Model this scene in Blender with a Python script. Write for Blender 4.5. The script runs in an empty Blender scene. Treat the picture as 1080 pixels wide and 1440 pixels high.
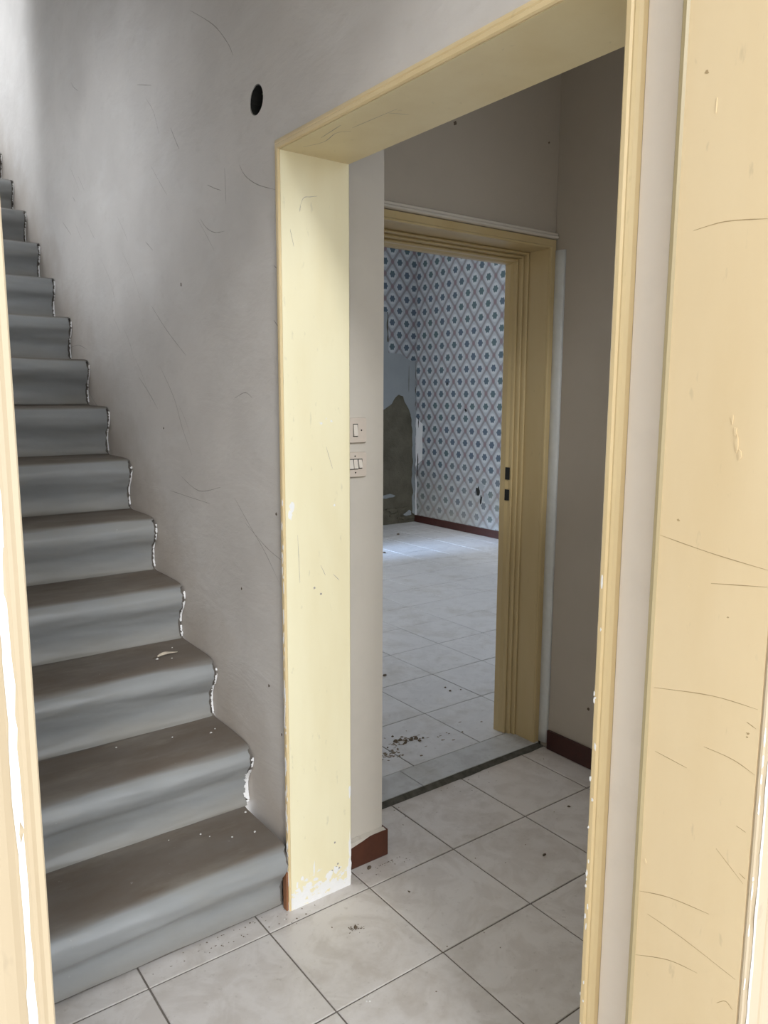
import bpy, bmesh, math, random
from mathutils import Vector, Matrix, noise as mnoise

# ------------------------------------------------------------------ camera
S = bpy.context.scene
C = S.collection
CAM_H, YAW, PITCH, ROLL, FPX = 1.43046, 0.6377, 0.1490, 0.00384, 1078.26
cd = bpy.data.cameras.new('camera')
co = bpy.data.objects.new('camera', cd)
C.objects.link(co)
cy, sy, cp, sp = math.cos(YAW), math.sin(YAW), math.cos(PITCH), math.sin(PITCH)
fw = Vector((sy*cp, cy*cp, -sp))
r0 = Vector((cy, -sy, 0)); u0 = r0.cross(fw)
rr = r0*math.cos(ROLL)+u0*math.sin(ROLL); uu = -r0*math.sin(ROLL)+u0*math.cos(ROLL)
co.matrix_world = Matrix(((rr.x, uu.x, -fw.x, 0), (rr.y, uu.y, -fw.y, 0), (rr.z, uu.z, -fw.z, CAM_H), (0, 0, 0, 1)))
cd.sensor_fit = 'VERTICAL'; cd.sensor_height = 24.0; cd.lens = FPX/1440*24.0
cd.clip_start = 0.02
S.camera = co

# ------------------------------------------------------------------ sky, light, exposure
W = bpy.data.worlds.new('sky'); S.world = W; W.use_nodes = True
bg = W.node_tree.nodes['Background']
bg.inputs[0].default_value = (0.86, 0.92, 1.0, 1); bg.inputs[1].default_value = 3.2
def lamp(name, kind, energy, color, loc=(0, 0, 0), direction=(0, 0, -1)):
    l = bpy.data.lights.new(name, kind); l.energy = energy; l.color = color
    o = bpy.data.objects.new(name, l); C.objects.link(o); o.location = loc
    o.rotation_mode = 'QUATERNION'; o.rotation_quaternion = Vector(direction).to_track_quat('-Z', 'Y')
    return o
sun = lamp('hazy_sun', 'SUN', 1.4, (0.95, 0.97, 1.0), (0, -3, 4), (0.30, 0.92, -0.52))
sun.data.angle = math.radians(11)
def portal(loc, direction, w, h):
    p = lamp('daylight_portal', 'AREA', 1, (1, 1, 1), loc, direction)
    p.data.shape = 'RECTANGLE'; p.data.size = w; p.data.size_y = h; p.data.cycles.is_portal = True
portal((0.51, 0.40, 1.3), (0, 1, 0), 1.0, 2.8)
portal((-0.75, 4.85, 3.2), (1, 0, 0), 1.2, 3.4)
portal((-0.2, 3.18, 2.2), (1, 0, 0), 1.15, 0.7)
portal((1.58, 0.42, 2.16), (0, 1, 0), 0.6, 0.8)
portal((4.1, 2.0, 1.9), (0, 1, 0), 1.2, 1.6)
portal((2.5, 7.05, 1.6), (0, -1, 0), 2.5, 3.2)
portal((0.88, 6.2, 1.2), (1, 0, 0), 1.0, 2.5)
b_ = lamp('added_floor_beam', 'AREA', 2.4, (0.45, 0.65, 1.0), (0.15, 6.15, 1.55), (4.3, -0.62, -1.53))  # added lamp outside the side opening, makes the pale floor strip
b_.data.shape = 'RECTANGLE'; b_.data.size = 0.35; b_.data.size_y = 0.3; b_.data.spread = math.radians(12)
S.view_settings.view_transform = 'Standard'; S.view_settings.look = 'None'
S.view_settings.gamma = 1; S.view_settings.use_curve_mapping = False
S.view_settings.exposure = 0.10
S.cycles.max_bounces = 14; S.cycles.diffuse_bounces = 8

# ------------------------------------------------------------------ node materials
rnd = random.Random(7)
class NT:
    def __init__(s, name, rough=0.6, spec=0.4):
        s.m = bpy.data.materials.new(name); s.m.use_nodes = True
        s.t = s.m.node_tree; s.b = s.t.nodes['Principled BSDF']
        s.b.inputs['Roughness'].default_value = rough
        s.b.inputs['Specular IOR Level'].default_value = spec
        s.tc = s.t.nodes.new('ShaderNodeTexCoord')
        g = s.t.nodes.new('ShaderNodeNewGeometry'); s.geo = g
        sx = s.t.nodes.new('ShaderNodeSeparateXYZ'); s.t.links.new(g.outputs['Position'], sx.inputs[0])
        s.X, s.Y, s.Z = sx.outputs
    def L(s, a, b): s.t.links.new(a, b)
    def M(s, op, a, b=None, c=None, clamp=False):
        n = s.t.nodes.new('ShaderNodeMath'); n.operation = op; n.use_clamp = clamp
        for i, v in enumerate((a, b, c)):
            if v is None: continue
            if isinstance(v, (int, float)): n.inputs[i].default_value = v
            else: s.L(v, n.inputs[i])
        return n.outputs[0]
    def pos(s, scale=(1, 1, 1), rot=(0, 0, 0), obj=False):
        n = s.t.nodes.new('ShaderNodeMapping'); n.inputs['Scale'].default_value = scale; n.inputs['Rotation'].default_value = rot
        s.L(s.tc.outputs['Object'] if obj else s.geo.outputs['Position'], n.inputs[0]); return n.outputs[0]
    def noise(s, scale, detail=4, rough=0.55, vec=None, dist=0):
        n = s.t.nodes.new('ShaderNodeTexNoise'); n.inputs['Scale'].default_value = scale
        n.inputs['Detail'].default_value = detail; n.inputs['Roughness'].default_value = rough; n.inputs['Distortion'].default_value = dist
        s.L(vec if vec is not None else s.geo.outputs['Position'], n.inputs['Vector']); return n.outputs[0]
    def ramp(s, f, lo, hi):
        n = s.t.nodes.new('ShaderNodeMapRange'); n.inputs[1].default_value = lo; n.inputs[2].default_value = hi
        s.L(f, n.inputs[0]); return n.outputs[0]
    def mix(s, f, a, b):
        n = s.t.nodes.new('ShaderNodeMix'); n.data_type = 'RGBA'
        if isinstance(f, (int, float)): n.inputs[0].default_value = f
        else: s.L(f, n.inputs[0])
        for i, v in ((6, a), (7, b)):
            if isinstance(v, tuple): n.inputs[i].default_value = (*v, 1)
            else: s.L(v, n.inputs[i])
        return n.outputs[2]
    def bump(s, h, strength=0.3, dist=0.004):
        n = s.t.nodes.new('ShaderNodeBump'); n.inputs['Strength'].default_value = strength; n.inputs['Distance'].default_value = dist
        s.L(h, n.inputs['Height']); s.L(n.outputs[0], s.b.inputs['Normal'])
    def color(s, c):
        if isinstance(c, tuple): s.b.inputs['Base Color'].default_value = (*c, 1)
        else: s.L(c, s.b.inputs['Base Color'])
        return s.m

def plaster(name, base, dark, scale=1.0, bumps=0.35):
    k = NT(name, 0.62, 0.35)
    n1 = k.noise(1.3*scale, 5, 0.6); n2 = k.noise(9*scale, 4, 0.6); 
    st = k.noise(6, 4, 0.55, k.pos((1, 2.6, 0.8), (0.6, 0, 0)))
    c = k.mix(k.ramp(n1, 0.35, 0.72), base, dark)
    c = k.mix(k.M('MULTIPLY', k.ramp(n2, 0.52, 0.75), 0.35), c, tuple(v*0.86 for v in base))
    h = k.M('ADD', k.M('MULTIPLY', st, 1.0), k.M('MULTIPLY', k.noise(70, 3, 0.6), 0.18))
    k.bump(h, bumps, 0.012)
    return k.color(c)
def paint(name, base, worn=(0.86, 0.85, 0.82), zlow=None, rough=0.38, chips=0.70):
    k = NT(name, rough, 0.4)
    n1 = k.noise(3.0, 4, 0.5, k.pos((3, 3, 0.7)))
    c = k.mix(k.ramp(n1, 0.35, 0.75), base, tuple(v*f for v, f in zip(base, (0.93, 0.90, 0.84))))
    sc = k.noise(26, 5, 0.65, k.pos((1, 1, 1.6)))
    c = k.mix(k.M('MULTIPLY', k.ramp(k.noise(55, 3, 0.6, k.pos((1, 1, .35))), 0.66, 0.74), 0.35), c, tuple(v*0.62 for v in base))
    if zlow:
        edge = k.ramp(k.Z, zlow, 0.0)
        m = k.ramp(k.M('ADD', k.M('MULTIPLY', edge, 0.42), sc), 0.80, 0.83)
        c = k.mix(m, c, worn)
    m2 = k.ramp(k.noise(17, 6, 0.7, k.pos((1.2, 1.2, 1))), chips, chips+0.02)
    c = k.mix(m2, c, worn)
    k.bump(k.M('ADD', k.noise(9, 2, 0.5, k.pos((2, 2, 0.6))), k.M('MULTIPLY', sc, 0.25)), 0.08, 0.006)
    return k.color(c)
def plain(name, col, rough=0.6, spec=0.35, var=0.25, scale=30, metal=0):
    k = NT(name, rough, spec); k.b.inputs['Metallic'].default_value = metal
    n = k.noise(scale, 4, 0.6)
    return k.color(k.mix(k.ramp(n, 0.3, 0.7), col, tuple(v*(1-var) for v in col)))

M = {}
def stair_plaster():
    k = NT('stair_plaster', 0.55, 0.35)
    st = k.noise(6, 5, 0.6, k.pos((1, 0.55, 1.25), (0.5, 0, 0)), 0.6); fine = k.noise(26, 5, 0.65, k.pos((1, .6, 1.2), (0.5, 0, 0)))
    lump = k.noise(3.2, 3, 0.5)
    c = k.mix(k.ramp(lump, 0.32, 0.72), (0.69, 0.645, 0.60), (0.60, 0.56, 0.52))
    c = k.mix(k.M('MULTIPLY', k.ramp(st, 0.5, 0.75), 0.28), c, (0.79, 0.77, 0.74))
    c = k.mix(k.M('MULTIPLY', k.ramp(fine, 0.56, 0.72), 0.30), c, (0.55, 0.51, 0.46))
    # shoe dirt along the line of the steps
    hgt = k.M('SUBTRACT', k.Z, k.M('MULTIPLY', k.M('SUBTRACT', k.Y, 1.55), 0.81))
    d = k.M('MULTIPLY', k.ramp(k.M('ADD', hgt, k.M('MULTIPLY', k.noise(6, 5, .65), 0.5)), 0.52, 0.22), 0.6)
    c = k.mix(d, c, (0.47, 0.40, 0.33))
    k.bump(k.M('ADD', k.M('MULTIPLY', st, 1.0), k.M('ADD', k.M('MULTIPLY', fine, 0.35), k.M('MULTIPLY', lump, 1.2))), 0.30, 0.012)
    return k.color(c)
M['wall_stair'] = stair_plaster()
M['wall_white'] = plaster('white_plaster', (0.84, 0.84, 0.83), (0.80, 0.80, 0.79))
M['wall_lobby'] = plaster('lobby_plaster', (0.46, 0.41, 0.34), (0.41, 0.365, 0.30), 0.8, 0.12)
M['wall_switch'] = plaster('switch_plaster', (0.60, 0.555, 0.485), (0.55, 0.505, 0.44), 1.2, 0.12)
M['wall_room'] = plaster('room_plaster', (0.78, 0.79, 0.80), (0.72, 0.73, 0.74))
M['ceiling'] = plaster('ceiling_plaster', (0.84, 0.83, 0.81), (0.8, 0.79, 0.77))
M['outside'] = plaster('street_render', (0.62, 0.58, 0.52), (0.55, 0.51, 0.46))
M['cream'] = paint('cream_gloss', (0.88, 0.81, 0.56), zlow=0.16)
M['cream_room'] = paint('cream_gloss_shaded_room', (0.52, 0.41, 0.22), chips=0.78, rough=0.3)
M['cream_head'] = paint('cream_gloss_shaded_head', (0.76, 0.65, 0.41), chips=0.72)  # same cream paint, the head's shade is put into the colour
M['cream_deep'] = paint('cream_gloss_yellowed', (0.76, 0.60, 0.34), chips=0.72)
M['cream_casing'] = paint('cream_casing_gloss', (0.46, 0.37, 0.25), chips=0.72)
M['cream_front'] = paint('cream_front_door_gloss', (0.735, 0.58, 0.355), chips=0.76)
M['ochre'] = paint('ochre_edge_paint', (0.36, 0.29, 0.16), chips=0.82)
M['chip'] = plain('bare_white_primer', (0.88, 0.87, 0.85), 0.6, var=0.04)
M['fill'] = plain('white_filler', (0.63, 0.64, 0.62), 0.6, var=0.08)
M['scuff'] = plain('brown_scuff', (0.40, 0.36, 0.32), 0.8)
M['scuff_panel'] = plain('tan_scuff', (0.46, 0.33, 0.17), 0.7)
M['dark'] = plain('dark_void', (0.02, 0.02, 0.018), 0.9)
M['dirt'] = plain('dry_dirt', (0.15, 0.115, 0.08), 0.9)
M['dirt_edge'] = plain('grey_edge_dirt', (0.13, 0.125, 0.105), 0.9, var=0.5, scale=40)
M['margin'] = plaster('margin_bounce_tint', (0.80, 0.715, 0.61), (0.76, 0.67, 0.565), 1.5, 0.1)  # warm light bounced off the cream reveal, put into the colour
M['dirt_light'] = plain('dust_brown', (0.22, 0.175, 0.125), 0.9)
M['grit'] = plain('plaster_grit', (0.72, 0.70, 0.66), 0.8)
M['red_base'] = plain('red_brown_baseboard', (0.055, 0.016, 0.012), 0.4, 0.45)
M['rust_base'] = plain('rust_brown_baseboard', (0.095, 0.031, 0.016), 0.45, 0.4)
M['wood'] = plain('brown_wood_edge', (0.30, 0.13, 0.06), 0.6)
M['plastic'] = plain('ivory_switch_plastic', (0.63, 0.55, 0.47), 0.35, 0.5, 0.06)
M['rocker'] = plain('pale_rocker_plastic', (0.72, 0.66, 0.58), 0.3, 0.5, 0.05)
M['pit'] = plain('green_box_plastic', (0.20, 0.24, 0.15), 0.6)
M['leaf'] = plain('dry_leaf_tan', (0.82, 0.72, 0.57), 0.7, var=0.3, scale=60)
M['pave'] = plain('street_pavement', (0.54, 0.52, 0.49), 0.85, var=0.2, scale=5)
M['core'] = plain('stair_mortar', (0.16, 0.14, 0.12), 0.9)

def tile_mat(name, base, vein, dust, amt):
    k = NT(name, 0.33, 0.5)
    oi = k.t.nodes.new('ShaderNodeObjectInfo')
    vadd = k.t.nodes.new('ShaderNodeVectorMath'); vadd.operation = 'ADD'
    sc = k.t.nodes.new('ShaderNodeVectorMath'); sc.operation = 'SCALE'; sc.inputs[3].default_value = 37.0
    cmb = k.t.nodes.new('ShaderNodeCombineXYZ')
    for i in range(3): k.L(oi.outputs['Random'], cmb.inputs[i])
    k.L(cmb.outputs[0], sc.inputs[0]); k.L(k.geo.outputs['Position'], vadd.inputs[0]); k.L(sc.outputs[0], vadd.inputs[1])
    v = vadd.outputs[0]
    w = k.noise(7, 6, 0.62, v, 1.6)
    c = k.mix(k.ramp(w, 0.46, 0.62), base, vein)
    c = k.mix(k.M('MULTIPLY', k.ramp(oi.outputs['Random'], 0, 1), 0.25), c, tuple(x*0.92 for x in base))
    d = k.ramp(k.noise(3.2, 6, 0.7), 0.50, 0.72); d2 = k.ramp(k.noise(45, 4, 0.7), 0.60, 0.75)
    c = k.mix(k.M('MULTIPLY', d, amt), c, dust)
    c = k.mix(k.M('MULTIPLY', d2, amt*0.8), c, tuple(x*0.7 for x in dust))
    k.L(k.M('ADD', 0.28, k.M('MULTIPLY', d, 0.4)), k.b.inputs['Roughness'])
    return k.color(c)
M['tile'] = tile_mat('hall_tile_glaze', (0.665, 0.625, 0.59), (0.58, 0.535, 0.495), (0.40, 0.345, 0.285), 0.5)
M['room_tile'] = tile_mat('room_tile_glaze', (0.65, 0.65, 0.655), (0.58, 0.58, 0.585), (0.40, 0.375, 0.335), 0.55)
M['marble'] = tile_mat('threshold_marble', (0.52, 0.53, 0.53), (0.42, 0.42, 0.42), (0.30, 0.28, 0.24), 0.5)
M['grout_dark'] = plain('black_grout', (0.07, 0.065, 0.055), 0.9)
M['grout'] = plain('dark_grout', (0.20, 0.175, 0.15), 0.9)

def vinyl():
    k = NT('grey_vinyl_sheet', 0.42, 0.5)
    up = k.t.nodes.new('ShaderNodeSeparateXYZ'); k.L(k.geo.outputs['Normal'], up.inputs[0])
    flat = k.ramp(up.outputs[2], 0.80, 0.99)
    n = k.noise(5, 5, 0.6, k.pos((1, 2, 2))); n2 = k.noise(38, 4, 0.65); n3 = k.noise(2.2, 4, 0.6)
    base = k.mix(k.ramp(n3, .35, .7), (0.30, 0.307, 0.304), (0.255, 0.261, 0.258))
    dust = k.M('MULTIPLY', flat, k.M('ADD', 0.62, k.M('MULTIPLY', n, 0.5), clamp=True))
    c = k.mix(dust, base, (0.14, 0.107, 0.077))
    zf = k.M('FRACT', k.M('DIVIDE', k.M('SUBTRACT', k.Z, 0.004), 0.1985))
    foot = k.M('MULTIPLY', k.ramp(k.M('ADD', zf, k.M('MULTIPLY', n, 0.35)), 0.50, 0.14), 0.55)
    c = k.mix(foot, c, (0.27, 0.24, 0.19))
    low = k.M('MULTIPLY', k.ramp(k.noise(7, 5, .65, k.pos((.5, 1.4, 1.8))), .5, .75), 0.42)
    c = k.mix(low, c, (0.30, 0.28, 0.235))
    c = k.mix(k.M('MULTIPLY', k.ramp(n2, .70, .78), 0.5), c, (0.55, 0.54, 0.52))
    k.L(k.M('ADD', 0.33, k.M('MULTIPLY', flat, 0.4)), k.b.inputs['Roughness'])
    k.bump(k.noise(11, 3, 0.5, k.pos((0.7, 1.5, 1.5), (0.4, 0.3, 0))), 0.22, 0.012)
    return k.color(c)
M['vinyl'] = vinyl()

def wallpaper(name, axis, origin):
    k = NT(name, 0.6, 0.3)
    hcoord = k.Y if axis == 'Y' else k.X
    u = k.M('DIVIDE', k.M('SUBTRACT', hcoord, origin), 0.197); v = k.M('DIVIDE', k.M('SUBTRACT', k.Z, 2.604), 0.2535)
    wob = k.M('MULTIPLY', k.M('SUBTRACT', k.noise(3.5, 2), 0.5), 0.10)
    a = k.M('ADD', k.M('ADD', u, v), wob); b = k.M('SUBTRACT', k.M('SUBTRACT', u, v), wob)
    fa = k.M('SUBTRACT', a, k.M('ROUND', a)); fb = k.M('SUBTRACT', b, k.M('ROUND', b))
    du = k.M('MULTIPLY', k.M('ADD', fa, fb), 0.0985); dv = k.M('MULTIPLY', k.M('SUBTRACT', fa, fb), 0.127)
    rad = k.M('SQRT', k.M('ADD', k.M('MULTIPLY', du, du), k.M('MULTIPLY', dv, dv)))
    ang = k.M('ARCTAN2', dv, du)
    petal = k.M('ADD', 0.034, k.M('MULTIPLY', k.M('COSINE', k.M('MULTIPLY', ang, 6)), 0.004))
    dot = k.M('MULTIPLY', k.ramp(k.M('SUBTRACT', rad, petal), 0.004, -0.004), 1.0)
    ring = k.ramp(k.M('SQRT', k.M('ADD', k.M('MULTIPLY', k.M('MULTIPLY', du, 1.25), k.M('MULTIPLY', du, 1.25)), k.M('MULTIPLY', k.M('MULTIPLY', dv, .92), k.M('MULTIPLY', dv, .92)))), 0.062, 0.050)
    ea = k.M('SUBTRACT', 0.5, k.M('ABSOLUTE', fa)); eb = k.M('SUBTRACT', 0.5, k.M('ABSOLUTE', fb))
    line = k.ramp(k.M('MINIMUM', ea, eb), 0.105, 0.055); knot = k.ramp(k.M('MAXIMUM', ea, eb), 0.15, 0.10)
    c = k.mix(ring, (0.36, 0.385, 0.41), (0.47, 0.495, 0.51))
    c = k.mix(k.M('MULTIPLY', line, 0.8), c, (0.20, 0.185, 0.19))
    c = k.mix(k.M('MULTIPLY', knot, 0.85), c, (0.22, 0.155, 0.17))
    hue = k.ramp(k.noise(2.6, 2), 0.42, 0.58)
    c = k.mix(dot, c, k.mix(hue, (0.085, 0.13, 0.14), (0.085, 0.115, 0.155)))
    # grime rising from the skirting
    g = k.M('MULTIPLY', k.ramp(k.M('SUBTRACT', k.Z, k.M('MULTIPLY', k.noise(2.2, 5, .65), 1.3)), 0.12, -0.5), 0.6)
    c = k.mix(g, c, (0.33, 0.32, 0.28))
    return k.color(c)
M['paper_side'] = wallpaper('lattice_wallpaper_side', 'Y', 5.466)
M['paper_end'] = wallpaper('lattice_wallpaper_end', 'X', 5.42)
def render_mat():
    k = NT('damp_bare_render', 0.9, 0.2)
    n = k.noise(3, 6, 0.65); c = k.mix(k.ramp(n, 0.35, 0.7), (0.17, 0.155, 0.115), (0.085, 0.08, 0.058))
    k.bump(k.noise(14, 6, 0.7), 0.8, 0.03); return k.color(c)
M['render'] = render_mat()
M['patch'] = plaster('pale_blue_plaster', (0.31, 0.335, 0.345), (0.27, 0.295, 0.305), 1.5, 0.2)

# ------------------------------------------------------------------ mesh helpers
class MB:
    def __init__(s): s.v = []; s.f = []
    def add(s, vs, fs):
        o = len(s.v); s.v += [tuple(v) for v in vs]; s.f += [tuple(i+o for i in f) for f in fs]; return s
    def box(s, x0, x1, y0, y1, z0, z1):
        return s.add([(x0,y0,z0),(x1,y0,z0),(x1,y1,z0),(x0,y1,z0),(x0,y0,z1),(x1,y0,z1),(x1,y1,z1),(x0,y1,z1)],
                     [(0,3,2,1),(4,5,6,7),(0,1,5,4),(1,2,6,5),(2,3,7,6),(3,0,4,7)])
    def prism(s, poly, lo, hi, axis):
        n = len(poly)
        def P(a, b, t): return {'X': (t, a, b), 'Y': (a, t, b), 'Z': (a, b, t)}[axis]
        vs = [P(a, b, lo) for a, b in poly]+[P(a, b, hi) for a, b in poly]
        return s.add(vs, [tuple(range(n))[::-1], tuple(range(n, 2*n))]+[(i, (i+1) % n, n+(i+1) % n, n+i) for i in range(n)])
    def loft(s, loops):
        n = len(loops[0]); vs = [p for l in loops for p in l]
        fs = [tuple(range(n))[::-1], tuple(range(n*(len(loops)-1), n*len(loops)))]
        for j in range(len(loops)-1):
            fs += [(j*n+i, j*n+(i+1) % n, (j+1)*n+(i+1) % n, (j+1)*n+i) for i in range(n)]
        return s.add(vs, fs)
    def mesh(s, name, mat=None, bevel=0, smooth=False):
        me = bpy.data.meshes.new(name); me.from_pydata(s.v, [], s.f)
        bm = bmesh.new(); bm.from_mesh(me)
        bmesh.ops.recalc_face_normals(bm, faces=bm.faces)
        if bevel: bmesh.ops.bevel(bm, geom=list(bm.edges), offset=bevel, segments=2, profile=0.5, affect='EDGES', clamp_overlap=True)
        bm.to_mesh(me); bm.free()
        if mat: me.materials.append(mat)
        if smooth: me.polygons.foreach_set('use_smooth', [True]*len(me.polygons))
        return me
def link(name, me, parent=None, kind=None):
    o = bpy.data.objects.new(name, me); C.objects.link(o)
    if parent: o.parent = parent
    if kind: o['kind'] = kind
    return o
def obj(name, mb, mat, parent=None, bevel=0, smooth=False, kind=None):
    return link(name, mb.mesh(name, mat, bevel, smooth), parent, kind)
def tag(o, label, cat, group=None, kind=None):
    o['label'] = label; o['category'] = cat
    if group: o['group'] = group
    if kind: o['kind'] = kind
    return o
def empty(name, loc=(0, 0, 0)):
    o = bpy.data.objects.new(name, None); C.objects.link(o); o.location = loc; o.empty_display_size = 0.05; return o
def struct(name, mb, mat, label, cat, bevel=0):
    return tag(obj(name, mb, mat, None, bevel), label, cat, None, 'structure')
def frame3(prefix, profile, u0, u1, zt, mapf, mat, parent, zb=0.0, names=('jamb', 'lintel'), sub=1, smooth=False):
    """mitred surround of a doorway: two uprights and a head, each its own part"""
    out = []
    def seg(nm, A, B):
        mb = MB(); L = []
        for t in range(sub+1):
            f = t/sub
            L.append([mapf(a[0]*(1-f)+b[0]*f, a[1]*(1-f)+b[1]*f, e) for a, b, (d, e) in zip(A, B, profile)])
        mb.loft(L); out.append(obj(nm, mb, mat, parent, 0, smooth))
    bl = [(u0-d, zb) for d, e in profile]; tl = [(u0-d, zt+d) for d, e in profile]
    tr = [(u1+d, zt+d) for d, e in profile]; br = [(u1+d, zb) for d, e in profile]
    seg(names[0], bl, tl); seg(names[1], tl, tr); seg(names[0], tr, br)
    return out
def crom(P, n):
    out = []
    for i in range(len(P)-1):
        p0 = P[max(0, i-1)]; p1 = P[i]; p2 = P[i+1]; p3 = P[min(len(P)-1, i+2)]
        for t in range(n):
            t = t/n; f = lambda a, b, c, d: 0.5*(2*b+(c-a)*t+(2*a-5*b+4*c-d)*t*t+(3*b-a-3*c+d)*t**3)
            out.append((f(p0[0], p1[0], p2[0], p3[0]), f(p0[1], p1[1], p2[1], p3[1])))
    out.append(P[-1]); return out
def ribbon(mb, pts, w, mapf, lift):
    """thin raised stroke along a polyline on a surface, tapering at both ends"""
    P = crom(pts, 5); n = len(P); vs = []
    for i, (a, b) in enumerate(P):
        q0 = P[max(0, i-1)]; q1 = P[min(n-1, i+1)]
        d = Vector((q1[0]-q0[0], q1[1]-q0[1])); d.normalize(); t = Vector((-d.y, d.x))
        ww = w*(0.25+0.75*math.sin(math.pi*(i+0.5)/n))*rnd.uniform(0.6, 1.2)/2
        vs += [mapf(a+t.x*ww, b+t.y*ww, lift), mapf(a, b, lift*1.6), mapf(a-t.x*ww, b-t.y*ww, lift)]
    fs = []
    for i in range(n-1):
        fs += [(3*i, 3*i+3, 3*i+4, 3*i+1), (3*i+1, 3*i+4, 3*i+5, 3*i+2)]
    mb.add(vs, fs)
def blob(mb, a, b, ra, rb, mapf, lift, n=11, jag=0.35):
    """irregular raised fleck on a surface"""
    vs = [mapf(a, b, lift*1.3)]
    for i in range(n):
        t = 2*math.pi*i/n; k = 1+rnd.uniform(-jag, jag)
        vs.append(mapf(a+ra*k*math.cos(t), b+rb*k*math.sin(t), lift))
    for i in range(n):
        t = 2*math.pi*i/n; p = vs[1+i]; q = mapf(0, 0, 0); z = mapf(0, 0, lift)
        vs.append(tuple(p[j]-(z[j]-q[j]) for j in range(3)))
    fs = [(0, 1+i, 1+(i+1) % n) for i in range(n)]+[(1+i, 1+n+i, 1+n+(i+1) % n, 1+(i+1) % n) for i in range(n)]
    mb.add(vs, fs)

XW = 0.975                                   # stair wall plane
# ------------------------------------------------------------------ setting: walls, ceilings
def hole_cut(o, loc, r, depth):
    bm = bmesh.new()
    bmesh.ops.create_cone(bm, cap_ends=True, segments=28, radius1=r, radius2=r*0.97, depth=depth)
    for v in bm.verts:
        k = 1+0.06*mnoise.noise(Vector((v.co.x*40, v.co.y*40, 1)))
        v.co.x *= k; v.co.y *= k*1.03
    bmesh.ops.rotate(bm, verts=bm.verts, matrix=Matrix.Rotation(math.pi/2, 3, 'Y'))
    bmesh.ops.translate(bm, verts=bm.verts, vec=loc)
    me = bpy.data.meshes.new('cut'); bm.to_mesh(me); bm.free()
    c = bpy.data.objects.new('cut', me); C.objects.link(c)
    m = o.modifiers.new('hole', 'BOOLEAN'); m.object = c; m.operation = 'DIFFERENCE'; m.solver = 'EXACT'
    dg = bpy.context.evaluated_depsgraph_get(); new = bpy.data.meshes.new_from_object(o.evaluated_get(dg))
    o.modifiers.clear(); o.data = new
    bpy.data.objects.remove(c)

wp = [(0.626, 0.0), (0.715, 0.0), (0.715, 2.042), (1.751, 2.042), (1.751, 0.0), (5.80, 0.0), (5.80, 2.4), (6.60, 2.4), (6.60, 0.0), (6.79, 0.0), (6.79, 4.9), (0.626, 4.9)]
wall_stair = struct('wall_stair', MB().prism(wp, XW, 1.17, 'X'), M['wall_stair'],
    'scuffed greyish white plaster wall rising beside the grey stairs, with a round hole', 'wall')
hole_cut(wall_stair, (XW, 1.868, 2.175), 0.037, 0.13)
wall_front = struct('wall_front', MB().prism([(-1.3, 0.0), (0.0575, 0.0), (0.0575, 2.63), (0.96, 2.63), (0.96, 0.0), (2.5, 0.0), (2.5, 4.9), (1.3, 4.9), (1.3, 2.5), (1.86, 2.5), (1.86, 1.82), (1.3, 1.82), (1.3, 4.9), (-1.3, 4.9)], 0.47, 0.625, 'Y'), M['outside'],
    'front wall of the house around the entrance opening', 'wall')  # unseen lobby window is added in this wall to brighten the lobby
struct('wall_stair_left', MB().prism([(1.70, 0.0), (4.25, 0.0), (4.25, 4.9), (2.65, 4.9), (2.65, 2.5), (3.7, 2.5), (3.7, 1.9), (2.65, 1.9), (2.65, 4.9), (1.70, 4.9)], -0.15, 0.30, 'X').box(0.30, 0.62, 4.15, 4.25, 2.75, 4.9).box(-0.15, 0.05, 0.626, 1.70, 0, 4.9), M['wall_white'], 'plaster wall on the left of the stairs, hidden by the entrance frame', 'wall')  # added stub blocks landing light; added side window brightens the stair wall
struct('wall_landing', MB().prism([(4.25, 0.0), (5.6, 0.0), (5.6, 4.9), (4.25, 4.9), (4.25, 4.85), (5.4, 4.85), (5.4, 1.6), (4.30, 1.6), (4.30, 4.85), (4.25, 4.85)], -0.7, -0.6, 'X'), M['wall_white'],
    'landing wall with the window that lights the top of the stairs', 'wall')
struct('wall_stair_end', MB().box(-0.7, XW, 5.6, 5.75, 0, 4.9), M['wall_white'], 'end wall at the top of the stairs', 'wall')
struct('wall_landing_side', MB().box(-0.7, -0.15, 4.10, 4.25, 0, 4.9), M['wall_white'], 'side wall of the upper landing', 'wall')
struct('ceiling_stair', MB().box(-1.4, 1.17, 0.47, 5.75, 4.9, 5.0), M['ceiling'], 'high plaster ceiling over the staircase', 'ceiling')

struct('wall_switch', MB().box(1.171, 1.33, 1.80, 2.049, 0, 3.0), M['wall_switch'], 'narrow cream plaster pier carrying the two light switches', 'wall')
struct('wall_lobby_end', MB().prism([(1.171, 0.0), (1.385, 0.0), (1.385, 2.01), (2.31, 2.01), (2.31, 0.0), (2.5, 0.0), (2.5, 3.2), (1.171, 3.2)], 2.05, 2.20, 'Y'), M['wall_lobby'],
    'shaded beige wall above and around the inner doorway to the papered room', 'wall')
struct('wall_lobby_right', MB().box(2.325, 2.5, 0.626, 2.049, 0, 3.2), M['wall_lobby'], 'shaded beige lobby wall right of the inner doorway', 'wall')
struct('ceiling_lobby', MB().box(1.17, 2.5, 0.47, 2.20, 3.2, 3.3), M['ceiling'], 'lobby ceiling', 'ceiling')

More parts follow.
